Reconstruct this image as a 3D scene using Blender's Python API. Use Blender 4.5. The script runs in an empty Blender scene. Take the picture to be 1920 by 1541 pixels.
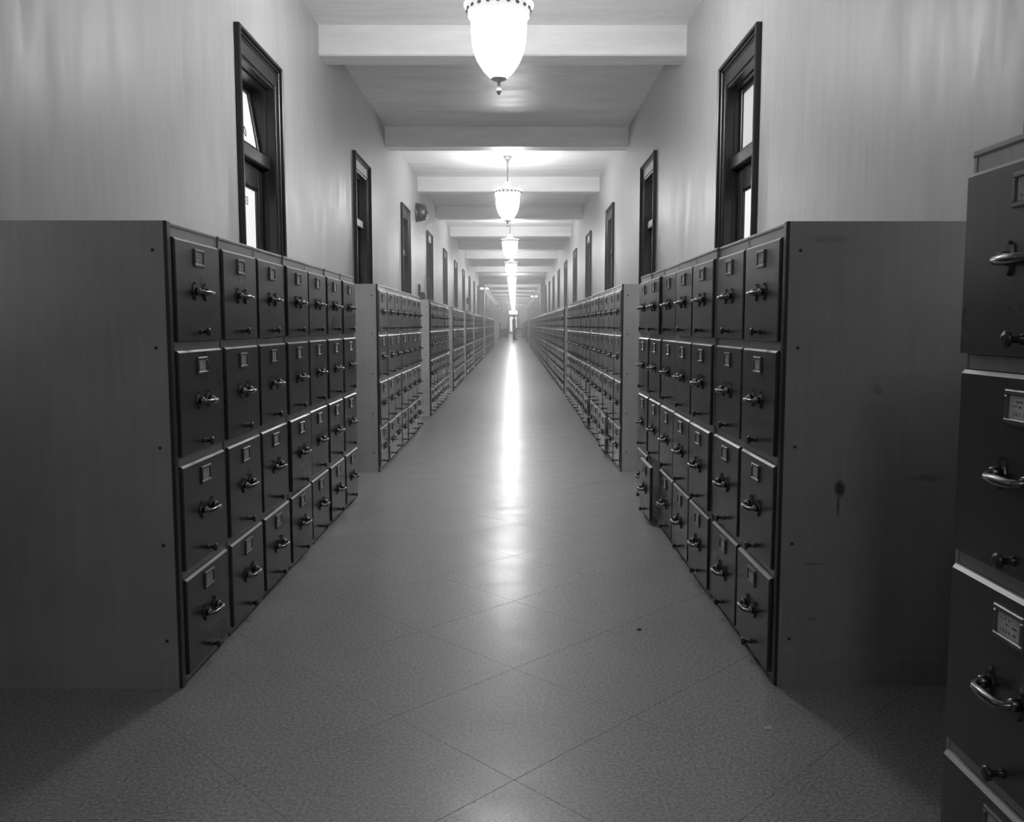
import bpy, math, random
from mathutils import Vector, Matrix
random.seed(7)
sc = bpy.context.scene
COL = sc.collection
PI = math.pi

# ------------------------------------------------------------------ camera, world, exposure
EYE = 1.044
cam = bpy.data.cameras.new('camera'); cam_o = bpy.data.objects.new('camera', cam); COL.objects.link(cam_o)
cam.sensor_fit = 'HORIZONTAL'; cam.sensor_width = 36.0; cam.lens = 1600 / 1920 * 36.0
cam.shift_x = -4.0 / 1920; cam.shift_y = -16.9 / 1920
cam.clip_start = 0.05; cam.clip_end = 300
cam_o.location = (0, 0, EYE); cam_o.rotation_euler = (PI / 2 - 0.09, 0, 0)
sc.camera = cam_o
w = bpy.data.worlds.new('world'); sc.world = w; w.use_nodes = True
w.node_tree.nodes['Background'].inputs[0].default_value = (0.02, 0.02, 0.02, 1)
w.node_tree.nodes['Background'].inputs[1].default_value = 0.05
vs = sc.view_settings
vs.view_transform = 'Standard'; vs.look = 'None'; vs.gamma = 1.0; vs.use_curve_mapping = False
vs.exposure = 1.85
LAMP = 15.0                 # radiance of the lamp bowls
HAZE = 0.02  # density of the volume that imitates lamp halation
cy = sc.cycles
cy.use_denoising = True; cy.max_bounces = 5; cy.diffuse_bounces = 4; cy.glossy_bounces = 3; cy.volume_bounces = 1
cy.use_adaptive_sampling = True; cy.adaptive_threshold = 0.02; cy.adaptive_min_samples = 24; cy.blur_glossy = 0.4
cy.sample_clamp_indirect = 3.0; cy.caustics_reflective = True
try: cy.denoiser = 'OPENIMAGEDENOISE'
except Exception: pass

# ------------------------------------------------------------------ measures of the corridor
WL, WR = -1.685, 1.489      # wall faces
XL, XR = -0.962, 0.761      # cabinet fronts
HCEIL, HBEAM = 3.614, 3.361
BAY, BEAM0 = 3.775, 7.606
Y0, Y1 = -9.0, 98.2
XA, XB = 41.0, 48.5         # side passage
DOOR0 = 5.79
DOOR_W, DOOR_H = 0.745, 2.705
CAS = 0.11                  # casing width
TILE_END = 10.0

# ------------------------------------------------------------------ materials
def node_mat(name):
    m = bpy.data.materials.new(name); m.use_nodes = True
    nt = m.node_tree
    return m, nt, nt.nodes['Principled BSDF']

def g(v): return (v, v, v, 1)

def tex_coord(nt, kind='Object', scale=(1, 1, 1)):
    tc = nt.nodes.new('ShaderNodeTexCoord'); mp = nt.nodes.new('ShaderNodeMapping')
    mp.inputs['Scale'].default_value = scale
    nt.links.new(tc.outputs[kind], mp.inputs['Vector'])
    return mp.outputs[0]

def noise(nt, vec, scale, detail=3, rough=0.55):
    n = nt.nodes.new('ShaderNodeTexNoise')
    n.inputs['Scale'].default_value = scale; n.inputs['Detail'].default_value = detail
    n.inputs['Roughness'].default_value = rough
    nt.links.new(vec, n.inputs['Vector']); return n.outputs['Fac']

def ramp(nt, fac, stops):
    r = nt.nodes.new('ShaderNodeValToRGB')
    el = r.color_ramp.elements
    while len(el) < len(stops): el.new(0.5)
    for e, (p, v) in zip(el, stops): e.position = p; e.color = g(v)
    nt.links.new(fac, r.inputs[0]); return r.outputs[0]

def rng(nt, fac, a, b, lo, hi):
    n = nt.nodes.new('ShaderNodeMapRange'); n.clamp = True
    for k, v in zip(('From Min', 'From Max', 'To Min', 'To Max'), (a, b, lo, hi)): n.inputs[k].default_value = v
    nt.links.new(fac, n.inputs['Value']); return n.outputs[0]

def mathn(nt, op, a, b=None, clamp=False):
    n = nt.nodes.new('ShaderNodeMath'); n.operation = op; n.use_clamp = clamp
    for i, v in enumerate((a, b)):
        if v is None: continue
        if isinstance(v, (int, float)): n.inputs[i].default_value = v
        else: nt.links.new(v, n.inputs[i])
    return n.outputs[0]

def bump(nt, bs, height, strength, dist=0.01):
    b = nt.nodes.new('ShaderNodeBump'); b.inputs['Strength'].default_value = strength
    b.inputs['Distance'].default_value = dist
    nt.links.new(height, b.inputs['Height']); nt.links.new(b.outputs[0], bs.inputs['Normal'])

def mixc(nt, fac, a, b, mode='MIX'):
    n = nt.nodes.new('ShaderNodeMix'); n.data_type = 'RGBA'; n.blend_type = mode
    if isinstance(fac, (int, float)): n.inputs['Factor'].default_value = fac
    else: nt.links.new(fac, n.inputs['Factor'])
    for k, v in (('A', a), ('B', b)):
        s = [i for i in n.inputs if i.name == k and i.type == 'RGBA'][0]
        if isinstance(v, (int, float)): s.default_value = g(v)
        else: nt.links.new(v, s)
    return [o for o in n.outputs if o.type == 'RGBA'][0]

def plain(name, v, rough=0.5, metal=0.0, spec=0.5):
    m, nt, b = node_mat(name)
    b.inputs['Base Color'].default_value = g(v); b.inputs['Roughness'].default_value = rough
    b.inputs['Metallic'].default_value = metal; b.inputs['Specular IOR Level'].default_value = spec
    return m

def wall_mat(name, v, rough, streak=True):
    m, nt, b = node_mat(name)
    n1 = noise(nt, tex_coord(nt, 'Object', (3.6, 3.6, 0.8) if streak else (0.6, 3, 3)), 1.5, 4, 0.66)
    n2 = noise(nt, tex_coord(nt), 0.55, 2, 0.5)
    n4 = noise(nt, tex_coord(nt, 'Object', (13, 13, 1.3) if streak else (1, 9, 9)), 1.3, 3, 0.7)
    k = mathn(nt, 'MULTIPLY', rng(nt, n1, 0.3, 0.7, v * 0.90, v * 1.07), rng(nt, n2, 0.3, 0.7, 0.92, 1.0))
    k = mathn(nt, 'MULTIPLY', k, rng(nt, n4, 0.3, 0.7, 0.93, 1.05))
    nt.links.new(k, b.inputs['Base Color'])
    nt.links.new(rng(nt, n1, 0.25, 0.75, rough - 0.08, rough + 0.1), b.inputs['Roughness'])
    bump(nt, b, n1, 0.05, 0.012)
    return m

M = {}
M['wall'] = wall_mat('painted_plaster', 0.44, 0.46)
M['ceiling'] = wall_mat('ceiling_paint', 0.82, 0.47, False)
M['beam'] = wall_mat('beam_paint', 0.78, 0.5, False)

def floor_mat():
    m, nt, b = node_mat('polished_terrazzo')
    geo = nt.nodes.new('ShaderNodeNewGeometry')
    pos = geo.outputs['Position']
    sp = noise(nt, pos, 120, 2, 0.6)
    mp = nt.nodes.new('ShaderNodeMapping'); mp.inputs['Scale'].default_value = (5.0, 9.0, 1.0)
    nt.links.new(pos, mp.inputs['Vector'])
    wr = noise(nt, mp.outputs[0], 1.0, 4, 0.7)
    cl = noise(nt, pos, 2.2, 4, 0.62)
    oi = nt.nodes.new('ShaderNodeObjectInfo')
    c = mathn(nt, 'MULTIPLY', rng(nt, sp, 0.36, 0.64, 0.19, 0.36), rng(nt, cl, 0.3, 0.7, 0.90, 1.03))
    c = mathn(nt, 'MULTIPLY', c, rng(nt, oi.outputs['Random'], 0, 1, 0.985, 1.01))
    nt.links.new(c, b.inputs['Base Color'])
    nt.links.new(rng(nt, cl, 0.3, 0.7, 0.36, 0.44), b.inputs['Roughness'])
    b.inputs['Specular IOR Level'].default_value = 0.30
    nt.links.new(rng(nt, wr, 0.35, 0.65, 0.26, 0.50), b.inputs['Coat Weight']); b.inputs['Coat Roughness'].default_value = 0.23; b.inputs['Coat IOR'].default_value = 1.42
    return m
M['floor'] = floor_mat()

def cab_mat(name, v, rough, streak, stains=()):
    m, nt, b = node_mat(name)
    n1 = noise(nt, tex_coord(nt, 'Object', (22, 22, 1.6)), 2.0, 3, 0.6)
    geo = nt.nodes.new('ShaderNodeNewGeometry')
    n2 = noise(nt, geo.outputs['Position'], 3.5, 3, 0.6)
    oi = nt.nodes.new('ShaderNodeObjectInfo')
    c = mathn(nt, 'MULTIPLY', rng(nt, n1, 0.3, 0.7, v * (1 - streak), v * (1 + streak)), rng(nt, n2, 0.3, 0.7, 0.90, 1.06))
    c = mathn(nt, 'MULTIPLY', c, rng(nt, oi.outputs['Random'], 0, 1, 0.82, 1.15))
    if stains:
        tc = nt.nodes.new('ShaderNodeTexCoord'); sx = nt.nodes.new('ShaderNodeSeparateXYZ')
        nt.links.new(tc.outputs['Object'], sx.inputs[0])
        wob = noise(nt, tc.outputs['Object'], 45, 3)
        for (yy, zz, ra, rb, col, amt) in stains:
            dy = mathn(nt, 'DIVIDE', mathn(nt, 'SUBTRACT', sx.outputs[1], yy), ra)
            dz = mathn(nt, 'DIVIDE', mathn(nt, 'SUBTRACT', sx.outputs[2], zz), rb)
            d = mathn(nt, 'ADD', mathn(nt, 'MULTIPLY', dy, dy), mathn(nt, 'MULTIPLY', dz, dz))
            d = mathn(nt, 'ADD', d, mathn(nt, 'MULTIPLY', mathn(nt, 'SUBTRACT', wob, 0.5), 2.2))
            k = mathn(nt, 'MULTIPLY', mathn(nt, 'SUBTRACT', 1.25, d, True), amt, True)
            c = mixc(nt, k, c, col)
    nt.links.new(c, b.inputs['Base Color'])
    nt.links.new(rng(nt, n2, 0.25, 0.75, rough - 0.04, rough + 0.06), b.inputs['Roughness'])
    b.inputs['Specular IOR Level'].default_value = 0.75
    return m
M['cab_body'] = cab_mat('cabinet_enamel', 0.34, 0.40, 0.06)
M['cab_end'] = cab_mat('cabinet_enamel_scuffed', 0.34, 0.40, 0.05, [
    (0.167, 0.580, 0.017, 0.024, 0.03, 0.85), (0.163, 0.530, 0.004, 0.035, 0.03, 0.8),
    (0.262, 0.862, 0.018, 0.016, 0.06, 0.35), (0.41, 0.610, 0.045, 0.012, 0.05, 0.35),
    (0.006, 0.200, 0.007, 0.045, 0.40, 0.5), (0.045, 0.190, 0.011, 0.012, 0.36, 0.5),
    (0.025, 0.105, 0.025, 0.005, 0.36, 0.5), (0.12, 1.28, 0.06, 0.012, 0.07, 0.25),
    (0.10, 0.36, 0.03, 0.004, 0.06, 0.5), (0.10, 0.20, 0.016, 0.005, 0.06, 0.5)])
M['cab_dark'] = cab_mat('dark_edge_enamel', 0.035, 0.35, 0.05)
M['cab_halation'] = cab_mat('cabinet_enamel_halation', 0.72, 0.42, 0.04)  # lens halation painted in as a lighter panel colour
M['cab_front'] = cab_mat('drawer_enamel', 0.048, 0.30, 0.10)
M['front_halation'] = cab_mat('drawer_enamel_halation', 0.15, 0.22, 0.12)  # lens halation painted into the drawer fronts past the first row
M['edge'] = plain('drawer_edge_highlight', 0.5, 0.32)  # lamp light caught on drawer tops, painted in as a lighter edge
M['metal'] = plain('nickel_plate', 0.22, 0.24, 1.0)
M['holder'] = plain('holder_metal', 0.16, 0.35, 0.6)
M['dark_metal'] = plain('dark_bronze', 0.07, 0.35, 0.7)
M['bronze'] = plain('lamp_bronze', 0.16, 0.4, 0.6)
M['rim'] = plain('lamp_finial', 0.6, 0.5)
M['black'] = plain('black_iron', 0.02, 0.5)
M['paper'] = plain('white_paper', 0.75, 0.8)
M['cloth'] = plain('dark_wool', 0.03, 0.9)
M['skin'] = plain('skin', 0.42, 0.6)
M['hair'] = plain('dark_hair', 0.03, 0.6)
M['table_wood'] = plain('table_wood', 0.07, 0.4)
M['cart'] = plain('cart_paint', 0.11, 0.45)
M['joint'] = plain('floor_joint', 0.5, 0.5)
M['base'] = plain('baseboard_stone', 0.10, 0.35)
M['ink'] = plain('black_ink', 0.01, 0.6)

def card_mat():
    m, nt, b = node_mat('label_card')
    tc = nt.nodes.new('ShaderNodeTexCoord'); sx = nt.nodes.new('ShaderNodeSeparateXYZ')
    nt.links.new(tc.outputs['Generated'], sx.inputs[0])
    oi = nt.nodes.new('ShaderNodeObjectInfo')
    va = nt.nodes.new('ShaderNodeVectorMath'); va.operation = 'MULTIPLY_ADD'
    cb = nt.nodes.new('ShaderNodeCombineXYZ')
    nt.links.new(mathn(nt, 'MULTIPLY', oi.outputs['Random'], 50), cb.inputs[0])
    nt.links.new(tc.outputs['Generated'], va.inputs[0]); va.inputs[1].default_value = (16, 0, 5)
    nt.links.new(cb.outputs[0], va.inputs[2])
    n = noise(nt, va.outputs[0], 1.0, 1)
    ink = mathn(nt, 'GREATER_THAN', n, 0.53)
    z = sx.outputs[2]
    def band(a, c): return mathn(nt, 'MULTIPLY', mathn(nt, 'GREATER_THAN', z, a), mathn(nt, 'LESS_THAN', z, c))
    bands = mathn(nt, 'ADD', mathn(nt, 'ADD', band(0.14, 0.30), band(0.48, 0.58)), band(0.68, 0.80))
    x = sx.outputs[0]
    inx = mathn(nt, 'MULTIPLY', mathn(nt, 'GREATER_THAN', x, 0.15), mathn(nt, 'LESS_THAN', x, 0.85))
    k = mathn(nt, 'MULTIPLY', mathn(nt, 'MULTIPLY', ink, bands), inx)
    nt.links.new(mixc(nt, k, 0.62, 0.08), b.inputs['Base Color'])
    b.inputs['Roughness'].default_value = 0.6
    return m
M['card'] = card_mat()

def wood_mat():
    m, nt, b = node_mat('dark_oak')
    p = tex_coord(nt, 'Object', (30, 30, 1.2))
    n = noise(nt, p, 2.0, 3, 0.65)
    nt.links.new(rng(nt, n, 0.3, 0.7, 0.014, 0.032), b.inputs['Base Color'])
    b.inputs['Roughness'].default_value = 0.33
    b.inputs['Specular IOR Level'].default_value = 0.5
    return m
M['wood'] = wood_mat()

def lit(name, v, strength, sample=False):
    m, nt, b = node_mat(name)
    b.inputs['Base Color'].default_value = g(v); b.inputs['Roughness'].default_value = 0.35
    b.inputs['Emission Color'].default_value = g(1.0); b.inputs['Emission Strength'].default_value = strength
    if not sample: m.cycles.emission_sampling = 'NONE'
    return m
M['lamp_glass'] = lit('opal_lamp_glass', 0.8, LAMP, True)
M['lamp_cap'] = lit('opal_lamp_cap', 0.8, LAMP * 1.5, True)
M['lamp_rim'] = lit('ornate_lit_rim', 0.7, LAMP * 0.012)
M['lamp_cap_dim'] = lit('opal_lamp_cap_dim', 0.8, LAMP * 0.5, True)
M['lamp_glass_dim'] = lit('opal_lamp_glass_dim', 0.8, LAMP * 0.38, True)
M['pane'] = lit('lit_frosted_glass', 0.3, 0.20)
M['pane_dim'] = lit('dim_frosted_glass', 0.4, 0.09)
M['end_pane'] = lit('daylit_glass', 0.6, 0.9)
M['sign_glass'] = lit('lit_sign_glass', 0.8, 0.35)

# ------------------------------------------------------------------ mesh helpers
class MB:
    def __init__(s): s.v = []; s.f = []; s.m = []; s.s = []
    def add(s, verts, faces, mat=0, smooth=False, T=None):
        o = len(s.v)
        for p in verts: s.v.append(tuple(T @ Vector(p)) if T else tuple(p))
        for f in faces: s.f.append([i + o for i in f]); s.m.append(mat); s.s.append(smooth)
        return s
    def box(s, a, b, mat=0, T=None):
        x0, y0, z0 = [min(p, q) for p, q in zip(a, b)]; x1, y1, z1 = [max(p, q) for p, q in zip(a, b)]
        v = [(x0, y0, z0), (x1, y0, z0), (x1, y1, z0), (x0, y1, z0), (x0, y0, z1), (x1, y0, z1), (x1, y1, z1), (x0, y1, z1)]
        f = [(0, 3, 2, 1), (4, 5, 6, 7), (0, 1, 5, 4), (1, 2, 6, 5), (2, 3, 7, 6), (3, 0, 4, 7)]
        return s.add(v, f, mat, False, T)
    def slab(s, x0, x1, z0, z1, yb, yf, c, mat=0, edge=None):
        """board standing in xz, back at yb, front (towards -y) at yf, front edges chamfered by c"""
        v = [(x0, yb, z0), (x1, yb, z0), (x1, yb, z1), (x0, yb, z1)]
        v += [(x0, yf + c, z0), (x1, yf + c, z0), (x1, yf + c, z1), (x0, yf + c, z1)]
        v += [(x0 + c, yf, z0 + c), (x1 - c, yf, z0 + c), (x1 - c, yf, z1 - c), (x0 + c, yf, z1 - c)]
        f = [(3, 2, 1, 0), (8, 9, 10, 11)]
        s.add(v, f, mat)
        o = len(s.v) - 12
        e = mat if edge is None else edge
        for i in range(4):
            j = (i + 1) % 4
            top = e if i == 2 else mat
            s.f.append([o + i, o + j, o + 4 + j, o + 4 + i]); s.m.append(top); s.s.append(False)
            s.f.append([o + 4 + i, o + 4 + j, o + 8 + j, o + 8 + i]); s.m.append(top if i == 2 else mat); s.s.append(False)
        return s
    def drawer(s, x1, z0, z1, yb, yf, c, ct, mat=0, edge=1):
        x0 = -x1
        v = [(x0, yb, z0), (x1, yb, z0), (x1, yb, z1), (x0, yb, z1), (x0, yf + c, z0), (x1, yf + c, z0), (x1, yf + ct, z1), (x0, yf + ct, z1),
             (x0 + c, yf, z0 + c), (x1 - c, yf, z0 + c), (x1 - c, yf, z1 - ct), (x0 + c, yf, z1 - ct)]
        s.add(v, [(3, 2, 1, 0), (8, 9, 10, 11), (0, 1, 5, 4), (4, 5, 9, 8), (1, 2, 6, 5), (5, 6, 10, 9), (3, 0, 4, 7), (7, 4, 8, 11)], mat)
        o = len(s.v) - 12
        for f in ((2, 3, 7, 6), (6, 7, 11, 10)): s.f.append([o + i for i in f]); s.m.append(edge); s.s.append(False)
        return s
    def lathe(s, prof, n=24, mat=0, T=None, smooth=True, cap=True):
        v = []; f = []
        for r, z in prof:
            for k in range(n):
                a = 2 * PI * k / n; v.append((r * math.cos(a), r * math.sin(a), z))
        for i in range(len(prof) - 1):
            for k in range(n):
                k2 = (k + 1) % n; f.append((i * n + k, i * n + k2, (i + 1) * n + k2, (i + 1) * n + k))
        s.add(v, f, mat, smooth, T)
        if cap:
            o = len(s.v) - len(v)
            s.f.append([o + k for k in reversed(range(n))]); s.m.append(mat); s.s.append(False)
            s.f.append([o + (len(prof) - 1) * n + k for k in range(n)]); s.m.append(mat); s.s.append(False)
        return s
    def tube(s, pts, r, n=8, mat=0, smooth=True):
        pts = [Vector(p) for p in pts]; rings = []
        rr = r if isinstance(r, (list, tuple)) else [r] * len(pts)
        for i, p in enumerate(pts):
            d = (pts[min(i + 1, len(pts) - 1)] - pts[max(i - 1, 0)]).normalized()
            up = Vector((0, 0, 1)) if abs(d.z) < 0.9 else Vector((1, 0, 0))
            a = d.cross(up).normalized(); b = a.cross(d)
            rings.append([p + (a * math.cos(2 * PI * k / n) + b * math.sin(2 * PI * k / n)) * rr[i] for k in range(n)])
        v = [q for ring in rings for q in ring]; f = []
        for i in range(len(pts) - 1):
            for k in range(n):
                k2 = (k + 1) % n; f.append((i * n + k, (i + 1) * n + k, (i + 1) * n + k2, i * n + k2))
        s.add(v, f, mat, smooth)
        o = len(s.v) - len(v)
        s.f.append([o + k for k in range(n)]); s.m.append(mat); s.s.append(False)
        s.f.append([o + (len(pts) - 1) * n + k for k in reversed(range(n))]); s.m.append(mat); s.s.append(False)
        return s
    def mesh(s, name, mats):
        me = bpy.data.meshes.new(name); me.from_pydata(s.v, [], s.f)
        for m in (mats if isinstance(mats, (list, tuple)) else [mats]): me.materials.append(M[m])
        me.polygons.foreach_set('material_index', s.m); me.polygons.foreach_set('use_smooth', s.s)
        me.update(); return me

def obj(name, me, parent=None, loc=None, rot=None):
    o = bpy.data.objects.new(name, me); COL.objects.link(o)
    if parent is not None: o.parent = parent
    if loc is not None: o.location = loc
    if rot is not None: o.rotation_euler = rot
    return o
def tag(o, label=None, cat=None, group=None, kind=None):
    if label: o['label'] = label
    if cat: o['category'] = cat
    if group: o['group'] = group
    if kind: o['kind'] = kind
    return o
ORD = ['first', 'second', 'third', 'fourth', 'fifth', 'sixth', 'seventh', 'eighth', 'ninth', 'tenth', 'eleventh', 'twelfth',
       'thirteenth', 'fourteenth', 'fifteenth', 'sixteenth', 'seventeenth', 'eighteenth', 'nineteenth', 'twentieth',
       'twenty-first', 'twenty-second', 'twenty-third', 'twenty-fourth', 'twenty-fifth', 'twenty-sixth']

# ------------------------------------------------------------------ the corridor shell
mb = MB()
OUT = 0.5
mb.box((WL - OUT, Y0, -0.2), (WR + OUT, 0, 0)); mb.box((WL - OUT, 0, -0.2), (WR + OUT, TILE_END, -0.0015), 1)
mb.box((WL - OUT, TILE_END, -0.2), (WR + OUT, Y1 + 0.3, 0))
mb.box((WL - 7, XA, -0.2), (WL - OUT, XB, 0)); mb.box((WR + OUT, XA, -0.2), (WR + 7, XB, 0))
floor = tag(obj('floor', mb.mesh('floor', ['floor', 'joint'])), 'polished speckled terrazzo corridor floor', 'floor', None, 'structure')

def clip(poly, ax, val, keep_less):
    out = []
    for i in range(len(poly)):
        a, b = poly[i], poly[(i + 1) % len(poly)]
        ina = (a[ax] <= val) if keep_less else (a[ax] >= val); inb = (b[ax] <= val) if keep_less else (b[ax] >= val)
        if ina: out.append(a)
        if ina != inb:
            t = (val - a[ax]) / (b[ax] - a[ax]); out.append((a[0] + (b[0] - a[0]) * t, a[1] + (b[1] - a[1]) * t))
    return out
def tile_mesh(poly):
    cx = sum(p[0] for p in poly) / len(poly); cy_ = sum(p[1] for p in poly) / len(poly)
    def ins(d):
        r = []
        for p in poly:
            v = Vector((cx - p[0], cy_ - p[1])); L = max(v.length, 1e-6); v *= min(d * 1.414 / L, 0.5); r.append((p[0] + v.x, p[1] + v.y))
        return r
    n = len(poly); a = ins(0.0003); b = ins(0.0008)
    v = [(p[0], p[1], -0.0015) for p in a] + [(p[0], p[1], -0.0003) for p in a] + [(p[0], p[1], 0.0) for p in b]
    f = [tuple(range(2 * n, 3 * n))]
    for L in (0, 1):
        for i in range(n):
            j = (i + 1) % n; f.append((L * n + i, L * n + j, (L + 1) * n + j, (L + 1) * n + i))
    return MB().add(v, f).mesh('floor_tile', 'floor')
DG = 0.64
full = tile_mesh([(-DG / 2, 0), (0, -DG / 2), (DG / 2, 0), (0, DG / 2)])
for i in range(-8, 9):
    for j in range(-2, 36):
        x = i * DG / 2; y = 2.52 + DG / 2 + (j - 8) * DG / 2
        if (i + j) % 2: continue
        poly = [(x - DG / 2, y), (x, y - DG / 2), (x + DG / 2, y), (x, y + DG / 2)]
        whole = x - DG / 2 >= WL and x + DG / 2 <= WR and y - DG / 2 >= 0 and y + DG / 2 <= TILE_END
        if whole: obj('floor_tile', full, floor, (x, y, 0)); continue
        for ax, val, less in ((0, WL, False), (0, WR, True), (1, 0.0, False), (1, TILE_END, True)):
            if poly: poly = clip(poly, ax, val, less)
        if len(poly) < 3: continue
        ar = abs(sum(poly[k][0] * poly[(k + 1) % len(poly)][1] - poly[(k + 1) % len(poly)][0] * poly[k][1] for k in range(len(poly)))) / 2
        if ar < 0.002: continue
        obj('floor_tile', tile_mesh(poly), floor)

mb = MB()
mb.box((WL - OUT, Y0, HCEIL), (WR + OUT, Y1 + 0.3, HCEIL + 0.2))
mb.box((WL - 7, XA, HCEIL), (WL - OUT, XB, HCEIL + 0.2)); mb.box((WR + OUT, XA, HCEIL), (WR + 7, XB, HCEIL + 0.2))
tag(obj('ceiling', mb.mesh('ceiling', 'ceiling')), 'pale painted plaster ceiling between the beams', 'ceiling', None, 'structure')

doors_y = [k for k in range(-1, 25) if not (XA - 0.6 < DOOR0 + BAY * k < XB + 0.6)]
def build_wall(side):
    mb = MB(); x0 = WL if side < 0 else WR
    xa, xb = x0, x0 + side * 0.40
    def seg(ya, yb, za=0.0, zb=HCEIL):
        if yb - ya > 1e-4: mb.box((xa, ya, za), (xb, yb, zb))
    y = Y0
    cuts = [(DOOR0 + BAY * k - DOOR_W / 2, DOOR0 + BAY * k + DOOR_W / 2, DOOR_H) for k in doors_y] + [(XA, XB, None)]
    for a, b, h in sorted(cuts):
        seg(y, a)
        if h: seg(a, b, h); mb.box((xb, a - 0.1, 0), (xb + side * 0.05, b + 0.1, h + 0.1))
        y = b
    seg(y, Y1)
    # side passage walls
    mb.box((xb, XA - 0.2, 0), (x0 + side * 7, XA, HCEIL)); mb.box((xb, XB, 0), (x0 + side * 7, XB + 0.2, HCEIL))
    mb.box((x0 + side * 7, XA - 0.2, 0), (x0 + side * 7.2, XB + 0.2, HCEIL))
    return mb.mesh('wall', 'wall')
tag(obj('wall_left', build_wall(-1)), 'brushed pale plaster wall along the left side', 'wall', None, 'structure')
tag(obj('wall_right', build_wall(1)), 'brushed pale plaster wall along the right side', 'wall', None, 'structure')
mb = MB(); CXM = (WL + WR) / 2
ed = CXM
mb.box((WL - OUT, Y1, 0), (ed - 0.50, Y1 + 0.2, HCEIL)); mb.box((ed + 0.50, Y1, 0), (WR + OUT, Y1 + 0.2, HCEIL)); mb.box((ed - 0.50, Y1, DOOR_H), (ed + 0.50, Y1 + 0.2, HCEIL))
tag(obj('wall_end', mb.mesh('wall_end', 'wall')), 'plaster wall closing the far end of the corridor', 'wall', None, 'structure')
mb = MB(); mb.box((WL - OUT, Y0 - 0.2, 0), (WR + OUT, Y0, HCEIL))
tag(obj('wall_back', mb.mesh('wall_back', 'wall')), 'plaster wall behind the viewpoint', 'wall', None, 'structure')

# beams
mb = MB(); c = 0.012; t = 0.285
bw = (WR - WL) / 2
prof = [(0, HCEIL - HBEAM), (0, c), (c, 0), (t - c, 0), (t, c), (t, HCEIL - HBEAM)]
v = [(-bw, p[0], p[1]) for p in prof] + [(bw, p[0], p[1]) for p in prof]
mb.add(v, [(i, i + 1, i + 7, i + 6) for i in range(5)])
beam_me = mb.mesh('beam', 'beam')
n = 0
for k in range(-3, 25):
    y = BEAM0 + BAY * k
    if y < Y0 or y > Y1 - 1 or k in (9, 10): continue
    n += 1
    tag(obj('trim_%d' % n, beam_me, None, (CXM, y, HBEAM)), 'pale plaster ceiling beam, number %d counted along the corridor' % n, 'beam', 'ceiling beams', 'structure')

# baseboards
for side, nm in ((-1, 'left'), (1, 'right')):
    mb = MB(); x0 = WL if side < 0 else WR; y = Y0
    for a, b in sorted([(DOOR0 + BAY * k - 0.4875, DOOR0 + BAY * k + 0.4875) for k in doors_y] + [(XA, XB)]) + [(Y1, Y1)]:
        if a - y > 0.01: mb.box((x0, y, 0), (x0 - side * 0.012, a, 0.15))
        y = b
    tag(obj('baseboard_' + nm, mb.mesh('baseboard', 'base')), 'dark stone baseboard along the %s wall' % nm, 'baseboard', None, 'structure')

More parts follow.
